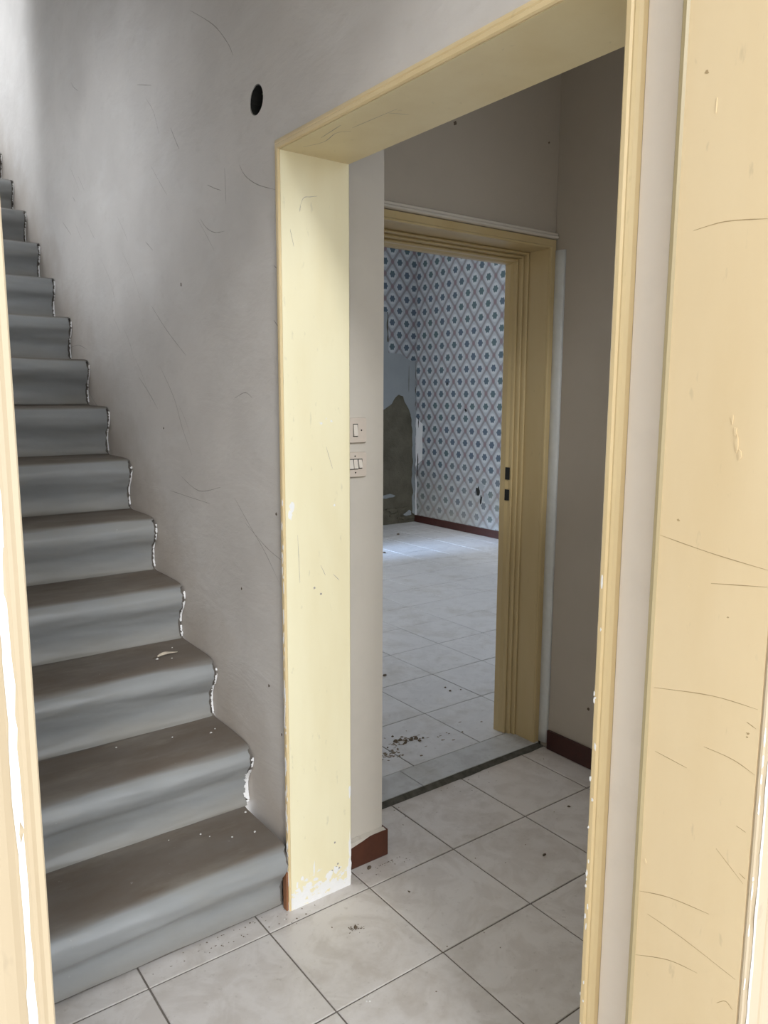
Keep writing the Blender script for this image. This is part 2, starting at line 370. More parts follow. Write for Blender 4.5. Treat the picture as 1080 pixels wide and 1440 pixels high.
struct('wall_room_right', MB().box(5.47, 5.62, 2.05, 6.95, 0.0, 3.3), M['wall_room'], 'right wall of the inner room under blue diamond wallpaper', 'wall')
struct('wall_room_near', MB().prism([(2.501, 0.0), (5.469, 0.0), (5.469, 3.3), (3.6, 3.3), (3.6, 2.6), (4.6, 2.6), (4.6, 1.2), (3.6, 1.2), (3.6, 3.3), (2.501, 3.3)], 2.05, 2.20, 'Y'), M['wall_room'], 'near wall of the inner room beside its doorway', 'wall')  # unseen window added in this wall to brighten the papered room
struct('wall_room_back', MB().prism([(1.17, 0.0), (5.469, 0.0), (5.469, 3.3), (1.17, 3.3), (1.17, 3.1), (3.65, 3.1), (3.65, 0.05), (1.3, 0.05), (1.3, 3.1), (1.17, 3.1)], 6.79, 6.95, 'Y'), M['render'],
    'far wall of the inner room, damp bare render under torn paper', 'wall')
struct('ceiling_room', MB().box(1.17, 5.62, 2.20, 6.95, 3.3, 3.4), M['ceiling'], 'ceiling of the inner room', 'ceiling')
struct('wall_sky_blocker', MB().box(-1.9, -1.7, -9.0, 0.30, -0.06, 3.3), M['outside'], 'added unseen wall blocking sky light left of the entrance', 'wall')  # added out of view to shut out sky light from the left
struct('pavement', MB().box(-12, 12, -14, 0.47, -0.16, -0.06), M['pave'], 'grey street pavement outside the entrance', 'pavement')

obj('bounce_tint_margin', MB().box(XW-0.0012, XW-0.0002, 0.6262, 0.7055, 0.001, 4.88), M['margin'], wall_stair)  # overlay strip of stair wall, coloured for warm bounced light
# recessed cable box in the stair wall hole
hb = empty('wall_box', (XW+0.03, 1.868, 2.175)); tag(hb, 'round dark open cable box sunk in the stair wall above the doorway', 'wall box')
mb = MB(); N = 20
ringp = lambda r, x: [(x, r*math.cos(2*math.pi*i/N), r*math.sin(2*math.pi*i/N)) for i in range(N)]
lp = [ringp(0.0345, -0.0285), ringp(0.0335, 0.033), ringp(0.031, 0.033), ringp(0.0335, -0.0285)]
vs = [p for l in lp for p in l]; fs = []
for j in range(4):
    k2 = (j+1) % 4
    fs += [(j*N+i, j*N+(i+1) % N, k2*N+(i+1) % N, k2*N+i) for i in range(N)]
mb.add(vs, fs); obj('box_wall', mb, M['dark'], hb, smooth=False)
obj('box_back', MB().prism([(0.031*math.cos(2*math.pi*i/N), 0.031*math.sin(2*math.pi*i/N)) for i in range(N)], 0.028, 0.033, 'X'), M['dark'], hb)
mb = MB(); blob(mb, -0.014, 0.017, 0.013, 0.012, lambda a, b, l: (-0.008-l, a, b), 0.006); obj('plaster_lump', mb, M['pit'], hb)

# ------------------------------------------------------------------ floors and tiles
floor = struct('floor', MB().box(-0.15, 2.5, 0.40, 2.035, -0.06, -0.003), M['grout'], 'hall floor of pale marbled ceramic tiles with dark joints', 'floor')
room_floor = struct('floor.001', MB().prism([(1.17, 2.036), (5.62, 2.036), (5.62, 6.95), (1.17, 6.95)], -0.05, 0.0123, 'Z'), M['grout_dark'], 'inner room floor of dusty bluish pale tiles', 'floor')
cache = {}
def tile_mesh(nm, w, h, t, mat):
    key = (nm, round(w, 3), round(h, 3))
    if key not in cache:
        b = 0.0016; w2, h2 = w/2, h/2
        R = lambda i, z: [(-w2+i, -h2+i, z), (w2-i, -h2+i, z), (w2-i, h2-i, z), (-w2+i, h2-i, z)]
        cache[key] = MB().loft([R(0, -t), R(0, -b*0.7), R(b, 0)]).mesh(nm, mat)
    return cache[key]
def lay(nm, x0, x1, y0, y1, ztop, t, mat, parent, gap=0.0048):
    if x1-x0 < 0.012 or y1-y0 < 0.012: return
    o = link(nm, tile_mesh(nm, x1-x0-gap, y1-y0-gap, t, mat), parent)
    o.location = ((x0+x1)/2+rnd.uniform(-.0006, .0006), (y0+y1)/2, ztop+rnd.uniform(-.0004, .0003))
    o.rotation_euler = (rnd.uniform(-.0016, .0016), rnd.uniform(-.0016, .0016), rnd.uniform(-.0012, .0012))
GX, GY, TS = 0.5429, 1.6873, 0.33
xs = [GX+TS*i for i in range(-2, 7)]; ys = [GY+TS*j for j in range(-4, 2)]
for i in range(len(xs)-1):
    for j in range(len(ys)-1):
        x0, x1, y0, y1 = xs[i], xs[i+1], ys[j], ys[j+1]
        x0 = max(x0, -0.1); x1 = min(x1, 2.325); y0 = max(y0, 0.48); y1 = min(y1, 2.028)
        if y0 > 1.6 and x1 < 0.90: y1 = min(y1, 1.80)
        lay('tile', x0, x1, y0, y1, 0.0, 0.0028, M['tile'], floor)
RX, RY, RW, RH = 2.113, 2.175, 0.3505, 0.3615
for i in range(-3, 10):
    for j in range(0, 13):
        x0, x1 = max(RX+RW*i, 1.18), min(RX+RW*(i+1), 5.465); y0, y1 = RY+RH*j, min(RY+RH*(j+1), 6.785)
        off = 0.0
        lay('tile', x0, x1, max(y0, 2.20 if (x1 < 1.385 or x0 > 2.3) else 0), y1, 0.0150, 0.0028, M['room_tile'], room_floor, 0.0046)
th = empty('threshold', (1.85, 2.1, 0)); tag(th, 'grey worn marble threshold slab with dirty edge under the inner doorway', 'threshold', None, 'structure')
for x0, x1 in ((1.386, 1.69), (1.693, 2.309)):
    mb = MB().box(x0-1.85, x1-1.85, -0.066, 0.072, 0.0128, 0.0165); obj('slab', mb, M['marble'], th, 0.0012)
mb = MB(); n = 40; prev = None
for i in range(n):
    x = -0.46+0.92*i/(n-1); w = 0.009+0.010*mnoise.noise(Vector((x*9, 0, 3)))+0.006*mnoise.noise(Vector((x*33, 0, 3)))
    mb.v += [(x, -0.066, 0.0135+0.002*mnoise.noise(Vector((x*30, 1, 0)))), (x, -0.072-w*0.3, 0.008), (x, -0.078-w, 0.0003)]
for i in range(n-1):
    for q in range(2): mb.f.append((3*i+q, 3*i+q+1, 3*i+q+4, 3*i+q+3))
obj('dirt_edge', mb, M['dirt_edge'], th, smooth=True)

# ------------------------------------------------------------------ doorway surrounds
# entrance frame (seen frontally left, reveal seen right)
E = empty('door_1', (0.51, 0.54, 0)); tag(E, 'worn cream painted front door frame with moulded casing in the foreground', 'door frame', None, 'structure')
fmap = lambda u, z, e: (u-0.51, 0.47-e-0.54, z)
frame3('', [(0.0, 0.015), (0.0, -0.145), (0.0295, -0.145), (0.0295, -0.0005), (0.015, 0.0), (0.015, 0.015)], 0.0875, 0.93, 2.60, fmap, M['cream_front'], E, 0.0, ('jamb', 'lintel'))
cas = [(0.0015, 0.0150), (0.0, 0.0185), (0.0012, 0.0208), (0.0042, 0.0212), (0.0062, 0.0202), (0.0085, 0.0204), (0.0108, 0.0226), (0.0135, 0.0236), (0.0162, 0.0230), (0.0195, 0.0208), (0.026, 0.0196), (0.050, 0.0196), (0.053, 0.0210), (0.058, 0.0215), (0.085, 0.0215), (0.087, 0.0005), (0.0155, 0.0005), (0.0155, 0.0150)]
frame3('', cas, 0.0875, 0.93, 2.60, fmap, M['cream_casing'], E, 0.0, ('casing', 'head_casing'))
chip = MB()
for i in range(60):
    z = rnd.uniform(0.2, 1.9); l = rnd.uniform(0.008, 0.05)
    blob(chip, 0.0875-0.0130, z, rnd.uniform(0.001, 0.0028), l, lambda a, b, e: fmap(a, b, 0.0234+e), 0.0006, 9)
for i in range(60):
    z = rnd.uniform(0.2, 1.5); l = rnd.uniform(0.01, 0.06)
    blob(chip, 0.93+0.0130, z, rnd.uniform(0.0015, 0.003), l, lambda a, b, e: fmap(a, b, 0.0234+e), 0.0006, 9)
for i in range(14):
    z = rnd.uniform(0.4, 1.1)
    blob(chip, 0.93+0.0025, z, 0.0016, rnd.uniform(0.002, 0.012), lambda a, b, e: fmap(a, b, 0.0208+e), 0.0006, 9)
obj('paint_chips', chip, M['chip'], E, kind='stuff')
mb = MB(); prof = []
L2 = []
for i in range(25):
    z = 2.58*i/24; w = 0.0022+0.0035*(1-i/24)+0.0008*mnoise.noise(Vector((z*4, 0, 9)))
    L2.append([(0.93-0.51+0.0003, 0.615-0.54-0.002, z), (0.93-0.51-w, 0.615-0.54+0.001, z), (0.93-0.51-w, 0.615-0.54+0.006, z), (0.93-0.51+0.0003, 0.615-0.54+0.009, z)])
mb.loft(L2); obj('edge_bead', mb, M['ochre'], E)
PS = [[(0.590,1.643),(0.547,1.647),(0.493,1.641)],[(0.614,1.243),(0.536,1.230),(0.460,1.221)],[(0.533,1.190),(0.459,1.200)],[(0.527,0.965),(0.487,0.963),(0.456,0.954)],
 [(0.608,1.023),(0.522,1.039),(0.459,1.041)],[(0.613,0.704),(0.565,0.721),(0.503,0.731)],[(0.466,0.812),(0.458,0.808)],[(0.613,0.599),(0.559,0.625),(0.514,0.634)],
 [(0.597,0.676),(0.539,0.672),(0.460,0.660)],[(0.483,0.609),(0.471,0.620),(0.461,0.614)],[(0.475,0.875),(0.462,0.872)],[(0.472,1.02),(0.459,1.015)],[(0.50,0.83),(0.46,0.80)],[(0.6,0.93),(0.55,0.925)]]
mb = MB(); pmap = lambda a, b, l: (0.93-0.51-l, a-0.54, b)
for s_ in PS: ribbon(mb, s_, 0.0011, pmap, 0.0002)
for a, b, r in ((0.585, 1.831, .0022), (0.586, 1.267, .0016), (0.507, 1.150, .0012), (0.469, 1.005, .0016), (0.47, 1.0, .001)): blob(mb, a, b, r*1.3, r, pmap, 0.0002)
obj('scuff_marks', mb, M['scuff_panel'], E, kind='stuff')
mb = MB()
for a, b, ra, rb in ((0.520,1.404,.0018,.005),(0.515,1.388,.0022,.006),(0.512,1.374,.003,.009),(0.507,1.360,.0025,.006),(0.569,1.789,.0008,.008),(0.565,1.18,.001,.001),(0.606,0.755,.002,.004)): blob(mb, a, b, ra, rb, pmap, 0.0006)
obj('paint_blister', mb, M['cream_front'], E, kind='stuff')

# doorway in the stair wall
D = empty('door_2', (1.07, 1.233, 0)); tag(D, 'cream painted doorway lining through the stair wall, chipped white at its foot', 'door frame', None, 'structure')
dmap = lambda u, z, e: (XW-e-1.07, u-1.233, z)
lin = frame3('', [(0.0, 0.010), (0.0, -0.190), (0.004, -0.194), (0.0195, -0.194), (0.0195, 0.010)], 0.735, 1.731, 2.022, dmap, M['cream'], D, 0.0, ('jamb', 'lintel'))
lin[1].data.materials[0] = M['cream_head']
arch = [(0.001, 0.0105), (0.001, 0.0135), (0.004, 0.016), (0.011, 0.0165), (0.014, 0.0135), (0.017, 0.0145), (0.022, 0.0125), (0.027, 0.009), (0.0285, 0.0006), (0.0197, 0.0006), (0.0197, 0.0105)]
frame3('', arch, 0.735, 1.731, 2.022, dmap, M['cream_deep'], D, 0.0, ('architrave', 'head_architrave'), 1)
mb = MB(); jm = lambda a, b, l: (a-1.07, 1.731-1.233-l, b)           # on the left reveal: a=X, b=Z
am = lambda a, b, l: (XW-0.0165-1.07-l, a-1.233, b)                   # on the architrave face: a=Y
for k_ in range(70):
    z = abs(rnd.gauss(0, 0.55)); z = z if z < 1.2 else rnd.uniform(0.1, 1.9)
    blob(mb, 1.731+rnd.uniform(0.004, 0.012), z, rnd.uniform(.001, .003), rnd.uniform(.003, .018), am, 0.0006, 9)
for a, b, ra, rb in ((0.985,1.145,.009,.012),(0.979,1.125,.006,.014),(1.115,1.14,.003,.003),(1.04,.10,.0025,.020),(1.162,.30,.003,.02),(1.163,.12,.004,.05),(1.160,.05,.008,.03)):
    blob(mb, a, b, ra, rb, jm, 0.0006)
for k_ in range(46):
    z = abs(rnd.gauss(0, 0.035)); blob(mb, rnd.uniform(0.972, 1.160), max(z, .004), rnd.uniform(.003, .012), rnd.uniform(.003, .012), jm, 0.0005, 9)
for k_ in range(26):
    blob(mb, 0.735-rnd.uniform(0.002, 0.010), abs(rnd.gauss(0.5, 0.4)), rnd.uniform(.0008, .002), rnd.uniform(.0015, .006), am, 0.0006, 9)
obj('paint_chips', mb, M['chip'], D, kind='stuff')
mb = MB()
for s_ in ([(1.02,1.90),(1.03,1.92),(1.05,1.925),(1.07,1.93)],[(1.02,1.90),(1.018,1.885)],[(1.09,1.30),(1.11,1.24)],[(1.0,1.07),(1.005,.94)],[(1.11,0.95),(1.13,.93)],[(1.07,.98),(1.085,.95)],[(0.99,1.84),(1.0,1.8)]): ribbon(mb, s_, 0.0011, jm, 0.0003)
for a, b in ((1.05,.92),(1.07,.90),(1.11,.155),(1.115,.075),(1.12,.085),(1.125,.07),(1.118,.066),(1.1,.07)): blob(mb, a, b, .003, .003, jm, 0.0004)
hm = lambda a, b, l: (a-1.07, b-1.233, 2.022-l)
for s_ in ([(1.0,1.68),(1.02,1.62),(1.01,1.55),(1.03,1.52)],[(1.02,1.50),(1.03,1.35)],[(1.03,1.38),(1.07,1.36)],[(1.0,1.60),(0.99,1.5)]): ribbon(mb, s_, 0.0016, hm, 0.0003)
obj('scuff_marks', mb, M['scuff'], D, kind='stuff')

# inner doorway
R = empty('door_3', (1.845, 2.13, 0)); tag(R, 'ribbed ochre cream door frame of the inner doorway to the papered room', 'door frame', None, 'structure')
rmap = lambda u, z, e: (u-1.845, 2.05-e-2.13, z)
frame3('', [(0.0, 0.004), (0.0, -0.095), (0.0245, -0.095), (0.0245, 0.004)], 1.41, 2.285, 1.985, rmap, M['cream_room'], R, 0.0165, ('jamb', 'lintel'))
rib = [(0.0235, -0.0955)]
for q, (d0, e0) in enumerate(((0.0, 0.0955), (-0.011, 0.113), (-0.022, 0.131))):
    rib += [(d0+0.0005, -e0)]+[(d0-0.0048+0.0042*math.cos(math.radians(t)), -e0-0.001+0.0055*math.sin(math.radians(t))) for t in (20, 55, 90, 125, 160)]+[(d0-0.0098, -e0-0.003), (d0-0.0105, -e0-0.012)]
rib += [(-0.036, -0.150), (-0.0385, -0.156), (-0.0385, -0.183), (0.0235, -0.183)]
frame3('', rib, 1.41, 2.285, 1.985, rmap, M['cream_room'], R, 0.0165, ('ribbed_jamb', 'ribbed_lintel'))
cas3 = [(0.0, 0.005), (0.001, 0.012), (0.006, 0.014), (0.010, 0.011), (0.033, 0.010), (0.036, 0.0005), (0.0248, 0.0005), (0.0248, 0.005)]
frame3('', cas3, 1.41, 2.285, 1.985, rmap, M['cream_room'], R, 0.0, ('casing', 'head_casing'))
mb = MB(); Lq = [[(x, y, z) for y, z in ((-0.08, 2.021), (-0.094, 2.021), (-0.100, 2.024), (-0.101, 2.030), (-0.096, 2.034), (-0.098, 2.041), (-0.088, 2.046), (-0.0802, 2.046))] for x in (-0.47, 0.474)]
mb.loft(Lq); obj('drip_moulding', mb, M['wall_switch'], R)
for z0, z1 in ((1.10, 1.15), (1.015, 1.06)):
    obj('strike_plate', MB().box(0.4015, 0.4025, 0.05, 0.075, z0, z1), M['dark'], R, kind=None)
fs_ = tag(obj('trim_1', MB().loft([[(2.3245, 2.047, z), (2.316, 2.047-0.004, z), (2.312, 2.030, z), (2.317, 2.006, z), (2.3245, 1.995+0.003*mnoise.noise(Vector((z*5, 0, 0))), z)] for z in [0.02+1.96*i/30 for i in range(31)]]), M['fill'], None, 0, True), 'white filler strip in the corner right of the inner door frame', 'trim', None, 'structure')

# ------------------------------------------------------------------ baseboards
def board(name, mb, mat, label, bevel=0.003): return tag(obj(name, mb, mat, None, bevel), label, 'baseboard', None, 'structure')
board('baseboard_lobby_right', MB().box(2.311, 2.3245, 0.63, 1.992, 0.001, 0.082), M['red_base'], 'dark red brown baseboard along the lobby right wall')
mb = MB().prism([(1.172, 1.786), (1.345, 1.786), (1.345, 2.03), (1.3305, 2.03), (1.3305, 1.799), (1.172, 1.799)], 0.001, 0.088, 'Z')
board('baseboard_switch', mb, M['rust_base'], 'short rust brown baseboard wrapping the pier under the light switches')
mb = MB()
n = 14
topz = [0.094+0.004*mnoise.noise(Vector((i*.9, 2, 0))) for i in range(n)]
botz = [0.070+0.022*min(1, max(0, (i-1)/8))+0.004*mnoise.noise(Vector((i*1.7, 5, 0))) for i in range(n)]
for i in range(n):
    x = 1.172+(1.334-1.172)*i/(n-1); mb.v += [(x, 1.799, topz[i]), (x, 1.7855-0.0012, topz[i]-0.003), (x, 1.7855-0.0014, botz[i])]
for i in range(n-1):
    for q in range(2): mb.f.append((3*i+q, 3*i+q+1, 3*i+q+4, 3*i+q+3))
pl = obj('paint_lip', mb, M['wall_switch'], bpy.data.objects['baseboard_switch'])
board('baseboard_room', MB().box(5.455, 5.469, 2.21, 6.775, 0.0165, 0.095), M['red_base'], 'dark red brown baseboard under the diamond wallpaper')

# ------------------------------------------------------------------ wallpaper, patches and damage in the room
wr = bpy.data.objects['wall_room_right']; wb = bpy.data.objects['wall_room_back']
mb = MB()
edge = [(2.21, 0.09), (2.21, 3.29), (6.785, 3.29)]+[(6.785-0.004*rnd.random(), 3.29-0.08*i) for i in range(1, 40)]+[(6.75, 0.09)]
edge2 = []
for a, b in edge:
    if a > 6.7 and 0.70 < b < 1.20: a = 6.66+0.015*mnoise.noise(Vector((b*12, 0, 0)))
    elif a > 6.7 and 0.09 < b < 0.5: a = 6.755+0.02*mnoise.noise(Vector((b*10, 4, 0)))
    edge2.append((a, b))
obj('wallpaper', MB().prism(edge2, 5.4675, 5.4695, 'X'), M['paper_side'], wr)
rm = lambda a, b, l: (5.4672-l, a, b)
for a, b, ra, rb in ((5.960,1.296,.018,.016),(6.258,1.569,.010,.022),(5.745,0.478,.028,.040),(5.70,0.38,.014,.05),(6.74,0.66,.010,.14),(6.735,1.15,.006,.05)):
    mb = MB(); blob(mb, a, b, ra, rb, rm, 0.0006, 12, .4); obj('hole', mb, M['dark'], wr)
mb = MB(); blob(mb, 5.70, 0.53, .05, .04, rm, 0.0004, 14, .4); blob(mb, 5.62, 0.40, .05, .06, rm, 0.0004, 14, .4); obj('bare_patch', mb, M['patch'], wr)
# far wall
def ragged(pts, amp, step=0.03, seed=0):
    out = []
    for i in range(len(pts)):
        a = Vector(pts[i]); b = Vector(pts[(i+1) % len(pts)]); n_ = max(1, int((b-a).length/step))
        for t in range(n_):
            p = a.lerp(b, t/n_); q = Vector((p.x*9+seed, p.y*9, 0))
            out.append((p.x+amp*mnoise.noise(q), p.y+amp*mnoise.noise(q+Vector((5, 7, 3)))))
    return out
obj('wallpaper', MB().prism(ragged([(5.075, 1.905), (5.23, 1.90), (5.39, 1.825), (5.462, 1.83), (5.462, 3.29), (4.7, 3.29), (4.7, 2.36), (5.07, 2.33)], 0.010, 0.04, 2), 6.785, 6.7895, 'Y'), M['paper_end'], wb)
obj('pale_plaster', MB().prism(ragged([(3.68, 1.30), (5.02, 1.30), (5.12, 1.36), (5.22, 1.46), (5.28, 1.44), (5.34, 1.33), (5.40, 1.24), (5.42, 0.9), (5.43, 0.12), (5.462, 0.10), (5.462, 2.0), (5.05, 2.0), (5.05, 3.24), (3.68, 3.24)], 0.034, 0.02, 6), 6.7790, 6.7845+0.0003, 'Y'), M['patch'], wb)
mb = MB(); blob(mb, 5.36, 1.62, .004, .14, lambda a, b, l: (a, 6.7788-l, b), 0.0005, 12, .3); obj('crack', mb, M['render'], wb)
wpr = [o for o in wb.children if o.name.startswith('wallpaper')][0]
wpr.location.y = -0.0065
# crumbling lumps at the foot of the damp wall
for k_ in range(22):
    x = rnd.uniform(4.5, 5.44); z = rnd.uniform(0.03, 0.42); mb = MB()
    blob(mb, x, z, rnd.uniform(.04, .11), rnd.uniform(.015, .05), lambda a, b, l: (a, 6.7898-l, b), rnd.uniform(.006, .02), 10, .4)
    obj('render_flake', mb, M['render'] if k_ % 4 else M['patch'], wb)

# ------------------------------------------------------------------ staircase
ST = empty('staircase', (0.51, 1.765, 0)); tag(ST, 'steep staircase wrapped in grey vinyl sheet with dusty treads', 'staircase')
RUN, RISE, NST, X0, X1 = 0.2445, 0.1985, 14, 0.302, 0.9735
def profile(first):
    # relative to riser plane (y) and previous tread (z): tread back -> nosing -> riser foot
    P = [(RUN-0.004, RISE+0.006), (RUN-0.03, RISE-0.001), (0.12, RISE-0.001), (0.02, RISE-0.003), (-0.018, RISE-0.010), (-0.040, RISE-0.030), (-0.044, RISE-0.052), (-0.034, RISE-0.078), (-0.016, RISE-0.102), (-0.006, RISE-0.125), (-0.003, 0.04)]
    P += [(-0.004, 0.010)] if first else [(-0.008, 0.014), (-0.018, 0.003)]
    return crom(P, 4)
XE = X1
for k_ in range(NST):
    X1 = 0.9565 if k_ == 0 else XE
    yb = RUN*k_; zb = RISE*k_
    pr = profile(k_ == 0); n = len(pr)
    core = [(y+0.008 if z < RISE-0.02 else y, z-0.008) for y, z in pr if y < RUN-0.01]
    core = [(RUN+0.012, RISE-0.008)]+[(max(y, -0.036), max(z, 0.0)) for y, z in core]+[(RUN+0.012, 0.0)]
    core = [(RUN+0.0, RISE-0.007), (0.02, RISE-0.010), (-0.012, RISE-0.018), (-0.030, RISE-0.034), (-0.034, RISE-0.054), (-0.022, RISE-0.082), (-0.004, RISE-0.108), (0.004, RISE-0.13), (0.005, 0.001), (RUN+0.0, 0.001)]
    step = obj('step', MB().prism([(yb+y, zb+z) for y, z in core], X0-0.51, X1-0.51, 'X'), M['core'], ST)
    # vinyl sheet: subdivided along X with slight sag and wrinkles
    NX = 34; mb = MB()
    for i in range(NX+1):
        for j, (y, z) in enumerate(pr):
            xr = X1-0.51-0.0115+0.005*mnoise.noise(Vector((j*.5, k_*3.1, 0)))
            if z > RISE-0.02 and y > -0.02: xr = X1-0.51-0.001
            x = X0-0.51+(xr-(X0-0.51))*i/NX
            q = Vector((x*3.2+k_*7.3, j*0.16, k_*1.9)); w = mnoise.noise(q)
            q2 = Vector((x*11+k_*2.3, j*0.33, 4)); w2 = mnoise.noise(q2)
            f = 1 if z < RISE-0.012 else 0.25
            # creases fanning from the right end of each riser
            mb.v.append((x, yb+y+f*(0.006*w+0.0025*w2)-0.0015, zb+z+(0.003*w if z > RISE-0.02 else 0.003*w*(1 if z > .03 else 0))+0.0015))
    for i in range(NX):
        for j in range(n-1): mb.f.append((i*n+j, i*n+j+1, (i+1)*n+j+1, (i+1)*n+j))
    obj('vinyl_sheet', mb, M['vinyl'], step, smooth=True)
    # ragged white plaster line where the sheet meets the wall
    mb = MB(); pts = [(y, z) for y, z in pr if z < RISE-0.025 and z > 0.008]
    for s_ in range(3):
        for j in range(len(pts)-1):
            if rnd.random() < 0.30 or mnoise.noise(Vector((j*0.35, k_*5.7, 0))) > 0.28: continue
            if k_ == 0 : continue
            y, z = pts[j]; y2, z2 = pts[j+1]
            wl = rnd.uniform(.003, .008)*(2.2 if (k_ == 1 and z < .12) else 1)
            xr = X1-0.51-0.0005; jx = lambda: rnd.uniform(-.0015, .0015)
            yo = -0.001-0.0015*s_; dz = s_*0.004
            mb.add([(xr-wl+jx(), yb+y+yo, zb+z+dz), (xr+jx()*.2, yb+y+yo, zb+z+dz), (xr+jx()*.2, yb+y2+yo, zb+z2+dz), (xr-wl*rnd.uniform(.5, 1.1), yb+y2+yo, zb+z2+dz)], [(0, 1, 2, 3)])
    if mb.v: obj('plaster_line', mb, M['chip'], step, kind='stuff')
st1 = [o for o in ST.children if o.name == 'step'][0]
obj('wood_edge', MB().box(0.9515-0.51, 0.9575-0.51, -0.030, -0.012, 0.003, 0.118), M['wood'], st1)
struct('floor.002', MB().box(-0.6, 0.9735, 1.765+RUN*NST+0.012, 5.599, RISE*NST-0.10, RISE*NST), M['vinyl'], 'landing at the top of the stairs', 'floor')

# scratches on the stair wall
WS = [[(3.494,2.707),(3.457,2.677),(3.400,2.647)],[(2.721,2.467),(2.591,2.426)],[(2.062,2.055),(2.060,2.010),(2.059,1.959)],[(2.178,2.034),(2.130,2.015),(2.088,2.001)],
 [(1.970,2.042),(1.950,2.018),(1.918,1.995),(1.859,1.967),(1.763,1.936)],[(2.235,1.950),(2.196,1.919),(2.138,1.896),(2.072,1.889)],[(1.790,1.760),(1.764,1.744)],[(3.562,2.274),(3.524,2.244)],
 [(3.741,2.200),(3.616,2.125)],[(2.701,1.956),(2.636,1.918)],[(3.741,1.645),(3.598,1.653),(3.461,1.626)],[(2.671,1.739),(2.534,1.646),(2.378,1.558)],[(2.612,1.532),(2.493,1.423),(2.434,1.331),(2.359,1.242)],
 [(2.831,1.500),(2.727,1.440),(2.649,1.386)],[(2.052,1.136),(1.955,1.065),(1.871,1.007),(1.772,0.918)],[(1.986,1.071),(1.858,1.019),(1.765,0.996)],[(2.557,1.107),(2.371,1.102),(2.230,1.099)],
 [(2.455,1.165),(2.311,1.131),(2.148,1.158)],[(2.261,2.528),(2.110,2.437),(2.025,2.363),(1.993,2.321)],[(3.504,0.980+.5),(3.410,0.911+.5),(3.225,0.829+.5)],[(2.441,2.257),(2.379,2.179)],[(2.035,1.425),(1.967,1.441),(1.924,1.426)],[(1.795,1.625),(1.764,1.600)]]
wm = lambda a, b, l: (XW-l, a, b)
mb = MB()
for s_ in WS: ribbon(mb, s_, 0.0024, wm, 0.0003)
for k_ in range(14):
    a = rnd.uniform(1.85, 3.6); b = rnd.uniform(max(1.0, (a-1.7)*.85+.5), 2.5); l = rnd.uniform(.05, .2)
    ribbon(mb, [(a, b), (a-l*.6, b-l*.55), (a-l, b-l*1.1+rnd.uniform(-.03, .03))], 0.0012, wm, 0.0003)
obj('scuff_marks', mb, M['scuff'], wall_stair, kind='stuff')
mb = MB()
for a, b, ra, rb in ((2.40, 1.78, .004, .006), (1.80, 1.12, .004, .004), (1.86, .62, .004, .004), (2.02, .87, .004, .004), (1.79, .50, .003, .004), (2.6, 1.32, .004, .004)): blob(mb, a, b, ra, rb, wm, 0.0006)
obj('specks', mb, M['dirt'], wall_stair, kind='stuff')
lw = bpy.data.objects['wall_lobby_right']; mb = MB()
for a, b in ((1.80, 0.235), (1.74, 0.24)): blob(mb, a, b, .006, .005, lambda a, b, l: (2.325-l, a, b), 0.0006)
obj('specks', mb, M['dirt'], lw, kind='stuff')
le = bpy.data.objects['wall_lobby_end']; mb = MB()
for a, b, r in ((1.808, 2.335, .007), (2.27, 2.36, .004), (1.95, 2.5, .003)): blob(mb, a, b, r, r, lambda a, b, l: (a, 2.05-l, b), 0.0006)
obj('specks', mb, M['dirt'], le, kind='stuff')

# ------------------------------------------------------------------ light switches
def switch(xc, zc, rockers, screws, label):
    o = empty('light_switch', (xc, 1.80, zc)); tag(o, label, 'light switch')
    w, h, r = 0.040, 0.035, 0.006
    out = [(sx*(w-r)+r*math.cos(a), sz*(h-r)+r*math.sin(a)) for sx, sz, a0 in ((1, 1, 0), (-1, 1, 90), (-1, -1, 180), (1, -1, 270)) for a in [math.radians(a0+t) for t in (0, 30, 60, 90)]]
    lo = lambda k, y: [(x*k, y, z*k) for x, z in out]
    obj('cover_plate', MB().loft([lo(1, -0.0004), lo(1, -0.007), lo(.965, -0.0095)]), M['plastic'], o)
    for x, z, rw, rh, tilt in rockers:
        f = obj('slot', MB().box(x-rw-.0018, x+rw+.0018, -0.0100, -0.0096, z-rh-.0022, z+rh+.0022), M['dark'], o)
        obj('rocker', MB().loft([[(x-rw, -0.0101, z-rh), (x+rw, -0.0101, z-rh), (x+rw, -0.0101, z+rh), (x-rw, -0.0101, z+rh)], [(x-rw, -0.0115-tilt, z-rh+.001), (x+rw, -0.0115-tilt, z-rh+.001), (x+rw, -0.0115+tilt*0.4, z+rh-.001), (x-rw, -0.0115+tilt*0.4, z+rh-.001)]]), M['rocker'], o)
    for x, z in screws:
        obj('screw', MB().prism([(x+.0022*math.cos(t*math.pi/4), z+.0022*math.sin(t*math.pi/4)) for t in range(8)], -0.0104, -0.0096, 'Y'), M['dark'], o)
    return o
switch(1.225, 1.337, [(0.0005, 0.0, 0.0065, 0.016, 0.003)], [(0.021, 0.000), (-0.021, 0.0)], 'upper ivory light switch plate with one rocker and side screws')
switch(1.225, 1.240, [(0.001, 0.0015, 0.0065, 0.013, 0.003), (0.0165, 0.0025, 0.0055, 0.012, 0.005), (-0.0145, 0.0015, 0.0065, 0.013, 0.003)], [(-0.001, 0.0245), (0.0005, -0.0225)], 'lower ivory light switch plate with three small rockers')

